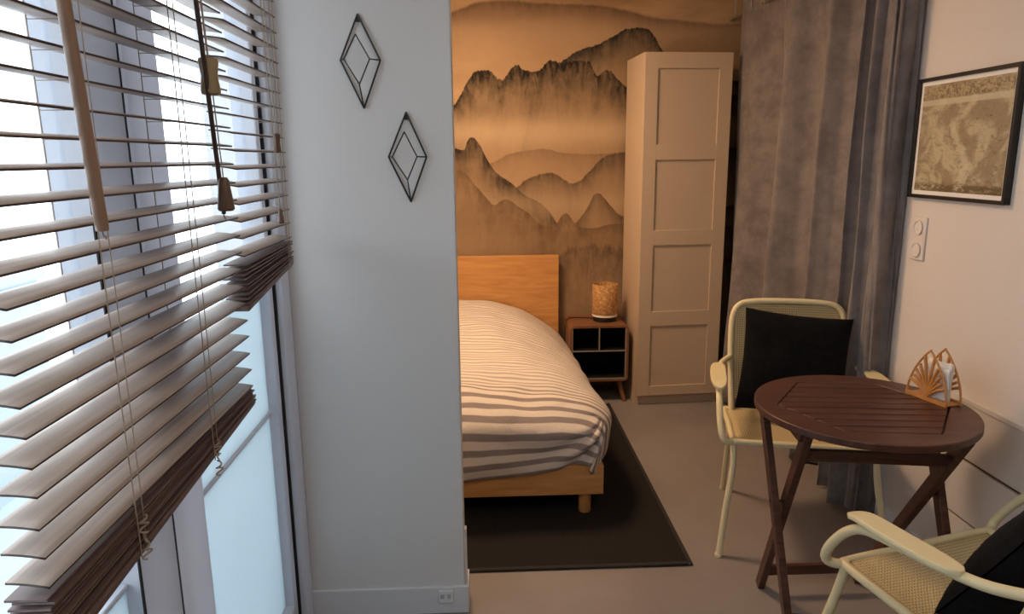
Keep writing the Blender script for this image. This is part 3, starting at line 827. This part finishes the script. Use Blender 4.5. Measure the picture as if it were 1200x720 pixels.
B0, B1 = (.903,1.845,.690), (.925,2.150,.0)
C0, C1 = (1.312,1.765,.690), (1.268,2.160,.0)
D0, D1 = (1.345,2.000,.690), (1.333,1.700,.0)
def leg(p, q, name='leg'):
    m = MB(); p = W2(p); q = W2(q); m.bar(p, q, .022, .041, (0,1,0))
    # square the foot to the floor
    for v in m.v[-8:]:
        if v.z < .05: v.z = max(v.z, 0.0)
    m.build(name, M['table_wood'], t, bevel=.002)
for a, b in ((A0, A1), (B0, B1), (C0, C1), (D0, D1)): leg(a, b)
def on(p, q, z):
    p = Vector(p); q = Vector(q); f = (z-p.z)/(q.z-p.z); return p+(q-p)*f
def cross(p, q, zz, name):
    m = MB(); m.bar(W2(on(*p, zz)), W2(on(*q, zz)), .018, .034, (0,0,1)); m.build(name, M['table_wood'], t, bevel=.002)
cross((B0, B1), (C0, C1), .600, 'stretcher'); cross((B0, B1), (C0, C1), .085, 'stretcher'); cross((A0, A1), (D0, D1), .10, 'stretcher')
for (px_, py0, py1) in ((-.222, -.18, .18), (.205, -.19, .19)):
    m = MB()
    Mx = Matrix.Translation((px_, 0, TZ-th)) @ Matrix.Rotation(R(90), 4, 'Z') @ Matrix.Rotation(R(90), 4, 'X')
    m.prism([(py0, -.001), (py1, -.001), (py1-.02, -.034), (py0+.02, -.034)], -.010, .010, Mx)
    m.build('apron', M['table_wood'], t, bevel=.001)
for (px_) in (-.17,):
    m = MB(); m.bar((px_, -.17, TZ-th-.014), (px_, .17, TZ-th-.014), .02, .026); m.build('apron', M['table_wood'], t, bevel=.002)
for p in ((A0, A1), (D0, D1)):
    fl = p[0] is A0
    m = MB(); c = W2(on(*p, .414 if fl else .457)); m.tube([c+Vector((-.013 if fl else .013,0,0)), c+Vector((.040 if fl else -.040,0,0))], .004, 10)
    m.build('pivot_bolt', M['black_metal'], t)

# ------------------------------------------------------------------ napkin holder
hx, hy = 1.368, 2.020
t = thing('napkin_holder', 'golden wooden leaf-shaped napkin holder on the folding table', 'napkin holder', (hx, hy, TZ), R(14))
def arch(yw, h, n=18):
    """pointed leaf outline, half width yw, height h"""
    L_ = []
    for i in range(n+1):
        s = i/n; L_.append((yw*(1-s**1.9)**.9 if s < 1 else 0, h*s))
    return L_
def leaf_panel(x0):
    m = MB(); hw, hh_ = .074, .158; thk = .005
    out = arch(hw, hh_)
    for sgn in (-1, 1):
        pts = [Vector((x0, sgn*y, z)) for y, z in out]
        m.tube([p-Vector((0, sgn*.002, 0)) for p in pts], .0032, 8)
    m.box(x0-thk/2, x0+thk/2, -hw, hw, 0, .012)
    for k, a in enumerate((-66,-50,-35,-21,-8,8,21,35,50,66)):
        # each rib fans out from the foot and bends outward
        pts = []
        for i in range(13):
            s = i/12; ang = R(a)*(0.55+.6*s)
            rad = .158*s
            y = math.sin(ang)*rad*.95; z = .008+math.cos(ang)*rad
            f = max(0, 1-(z/hh_)**1.9)**.9*hw if z < hh_ else 0
            if abs(y) > f: break
            pts.append(Vector((x0, y, z)))
        if len(pts) > 2: m.tube(pts, [.0028+.0026*(i/len(pts)) for i in range(len(pts))], 8)
    return m
leaf_panel(-.026).build('front_panel', M['gold_wood'], t)
leaf_panel(.030).build('rear_panel', M['gold_wood'], t)
m = MB(); m.box(-.027, .031, -.072, .072, .0005, .006); m.build('base', M['gold_wood'], t, bevel=.001)
m = MB()
for k in range(5):
    x0 = -.012+k*.008
    m.grid(lambda u, v, x0=x0, k=k: (x0+.004*math.sin(u*5+k)+.008*(v-.5)*(k-2)*.5, -.062+.085*u+.004*k, .006+(.118-.006*abs(k-2))*v), 8, 8)
nk = m.build('napkin_stack', M['napkin'], None, solid=.0025); nk.location = (hx, hy, TZ); nk.rotation_euler = (0, 0, R(14))
tag(nk, 'folded white paper napkins held in the golden napkin holder', 'napkins')

# ------------------------------------------------------------------ armchairs
def make_chair(label, loc, rz):
    t = thing('armchair', label, 'chair', loc, rz, 'cream metal armchairs at the folding table')
    r = .0125; sw = .246
    # seat frame
    SF = [(-sw,-.20,.425), (-sw,.19,.405), (sw,.19,.405), (sw,-.20,.425)]
    m = MB(); pts = []
    loop = [(-sw+.03,-.212,.425), (-sw,-.185,.425), (-sw,0,.415), (-sw,.17,.405), (-sw+.03,.20,.405), (0,.20,.405), (sw-.03,.20,.405), (sw,.17,.405), (sw,0,.415), (sw,-.185,.425), (sw-.03,-.212,.425), (0,-.212,.425)]
    m.tube(cr(loop, 6, True), r*.92, 12, closed=True); m.build('seat_frame', M['cream_metal'], t)
    m = MB()
    def sf(u, v):
        x = -sw+.004+(2*sw-.008)*u; y = -.208+.404*v; z = .426-.021*v
        return (x, y, z-.016*math.sin(math.pi*u)*math.sin(math.pi*v))
    m.grid(sf, 14, 14, lambda u, v: (u*2*sw, v*.404)); m.build('seat', M['weave'], t, solid=.006)
    # legs
    for s in (-1, 1):
        m = MB(); m.tube(cr([(s*sw,-.195,.425), (s*.245,-.22,.33), (s*.268,-.255,.16), (s*.285,-.285,.0045)], 6), r*.95, 14); l = m.build('leg', M['cream_metal'], t)
        m = MB(); m.lathe([(.011, 0), (.0135, .002), (.0135, .012)], (s*.286,-.286,.0), 14); m.build('foot_cap', M['cream_metal'], l)
        m = MB(); m.tube(cr([(s*(sw-.01),.17,.402), (s*.222,.20,.28), (s*.224,.245,.13), (s*.225,.28,.0045)], 6), r*.9, 14); l = m.build('leg', M['cream_metal'], t)
        m = MB(); m.lathe([(.011, 0), (.013, .002), (.013, .012)], (s*.225,.281,.0), 14); m.build('foot_cap', M['cream_metal'], l)
        # arm
        m = MB(); m.tube(cr([(s*(sw-.012),-.197,.426), (s*.266,-.218,.424), (s*.286,-.224,.442), (s*.296,-.200,.49), (s*.298,-.155,.548), (s*.298,-.105,.583), (s*.296,-.04,.595), (s*.288,.07,.600), (s*.268,.18,.608), (s*.224,.258,.62)], 7), r*.98, 14)
        m.build('arm', M['cream_metal'], t)
        m = MB()
        def pad(u, v, s=s):
            yy = -.145+.29*v; e = 1-abs(2*v-1)**4; w = .006+.024*e**.5
            cx = s*(.298-.014*v*v)
            return (cx+(u-.5)*2*w, yy, .615-.014*max(0, 1-v/.18)**2+.0)
        m.grid(pad, 6, 24); m.build('armrest', M['cream_metal'], t, solid=.013, bevel=.003)
    # back frame: inverted U
    bp = [(-.218,.185,.405), (-.222,.225,.52), (-.226,.268,.66), (-.222,.298,.775), (-.198,.312,.828), (-.14,.318,.846), (0,.320,.850), (.14,.318,.846), (.198,.312,.828), (.222,.298,.775), (.226,.268,.66), (.222,.225,.52), (.218,.185,.405)]
    m = MB(); m.tube(cr(bp, 7), r, 14); m.build('back_frame', M['cream_metal'], t)
    m = MB()
    def bk(u, v):
        z = .45+(.842-.45)*v; y = .203+(.318-.203)*((z-.45)/.392)**.9
        hw = .222 if z < .77 else .222-.075*((z-.77)/.072)**2.2
        return (-hw+2*hw*u, y+.012*math.sin(math.pi*u), z)
    m.grid(bk, 16, 16, lambda u, v: (u*.44, v*.4)); m.build('backrest', M['weave'], t, solid=.005)
    return t
make_chair('cream armchair facing the camera behind the folding table, backed by the curtain', (1.19, 2.548, 0), R(-14))
make_chair('cream armchair nearest the camera at lower right, turned toward the table', (1.193, 1.468, 0), R(195))

def cushion(label, size, loc, rot, puff=.075, sag=0):
    m = MB()
    def f(sgn):
        def g(u, v):
            a, b = 2*u-1, 2*v-1
            e = max(0, (1-abs(a)**2.6))**.55*max(0, (1-abs(b)**2.6))**.55
            pin = 1-.07*(1-abs(b)**2)*abs(a)**2*0 
            x = a*size/2*(1-.055*(1-b*b)); y = b*size/2*(1-.055*(1-a*a))
            nz = noise.noise(Vector((x*9, y*9, sgn)))*.009
            fu = noise.noise(Vector((x*70, y*70, sgn)))*.0022
            return (x, y, sgn*(e*puff+.002)+(nz+fu)*min(1, e*2))
        return g
    m.grid(f(1), 60, 60); b = len(m.v); nf = len(m.f)
    m.grid(f(-1), 60, 60)
    for i in range(nf, len(m.f)): m.f[i] = m.f[i][::-1]
    o = m.build('cushion', M['black_fabric'], None, ang=180)
    o.location = loc; o.rotation_euler = rot; tag(o, label, 'cushion', 'black plush cushions on the armchairs')
    return o
# cushion plane: local x = width, local y = up the back, local z = toward the front
def cushion_on(label, size, loc, face_deg, lean, roll, puff=.07):
    Mx = Matrix.Rotation(R(face_deg), 3, 'Z') @ Matrix.Rotation(R(90-lean), 3, 'X') @ Matrix.Rotation(R(roll), 3, 'Z')
    e = Mx.to_euler('XYZ'); return cushion(label, size, loc, e, puff)
cushion_on('black plush cushion leaning on the back of the armchair by the curtain', .41, (1.226, 2.675, .632), -14, 17, -5)
cushion_on('black plush cushion on the armchair nearest the camera, at lower right', .42, (1.235, 1.34, .60), 195, 30, 5, .085)

# ------------------------------------------------------------------ light
w = bpy.data.worlds.new('sky'); sc.world = w; w.use_nodes = True
nt = w.node_tree; nt.nodes.clear()
bg = nt.nodes.new('ShaderNodeBackground'); wo = nt.nodes.new('ShaderNodeOutputWorld')
bg.inputs[0].default_value = (.95,.975,1,1); bg.inputs[1].default_value = 3.9
nt.links.new(bg.outputs[0], wo.inputs[0])
def area(name, loc, rot, sx, sy, power, c, spread=180):
    l = bpy.data.lights.new(name, 'AREA'); l.shape = 'RECTANGLE'; l.size = sx; l.size_y = sy; l.energy = power; l.color = c; l.spread = R(spread)
    o = bpy.data.objects.new(name, l); C.objects.link(o); o.location = loc; o.rotation_euler = rot; return o
area('bedroom_ceiling_lamp', (-.22, 3.2, 2.40), (0, 0, 0), .40, .40, 36, (1, .65, .38))
area('dining_fill_light', (.55, .4, 2.45), (0, 0, 0), .7, .7, 9, (1, .87, .75))  # unseen fill light added to brighten the dining side

# ------------------------------------------------------------------ camera
cd = bpy.data.cameras.new('camera'); cam = bpy.data.objects.new('camera', cd); C.objects.link(cam)
cd.sensor_width = 36; cd.lens = 830/1200*36; cd.clip_start = .02
p, y, r = R(11.9), R(2.2), R(.6)
F = Vector((math.sin(y)*math.cos(p), math.cos(y)*math.cos(p), -math.sin(p)))
Rt = F.cross(Vector((0,0,1))).normalized(); U = Rt.cross(F)
R2 = Rt*math.cos(r)-U*math.sin(r); U2 = U*math.cos(r)+Rt*math.sin(r)
cam.matrix_world = Matrix(((R2.x, U2.x, -F.x, 0), (R2.y, U2.y, -F.y, 0), (R2.z, U2.z, -F.z, 1.45), (0,0,0,1)))
sc.camera = cam
sc.view_settings.view_transform = 'Standard'; sc.view_settings.look = 'None'
sc.view_settings.exposure = 0
sc.cycles.max_bounces = 8; sc.cycles.diffuse_bounces = 5; sc.cycles.transparent_max_bounces = 12
sc.cycles.sample_clamp_indirect = 6
sc.cycles.use_denoising = True
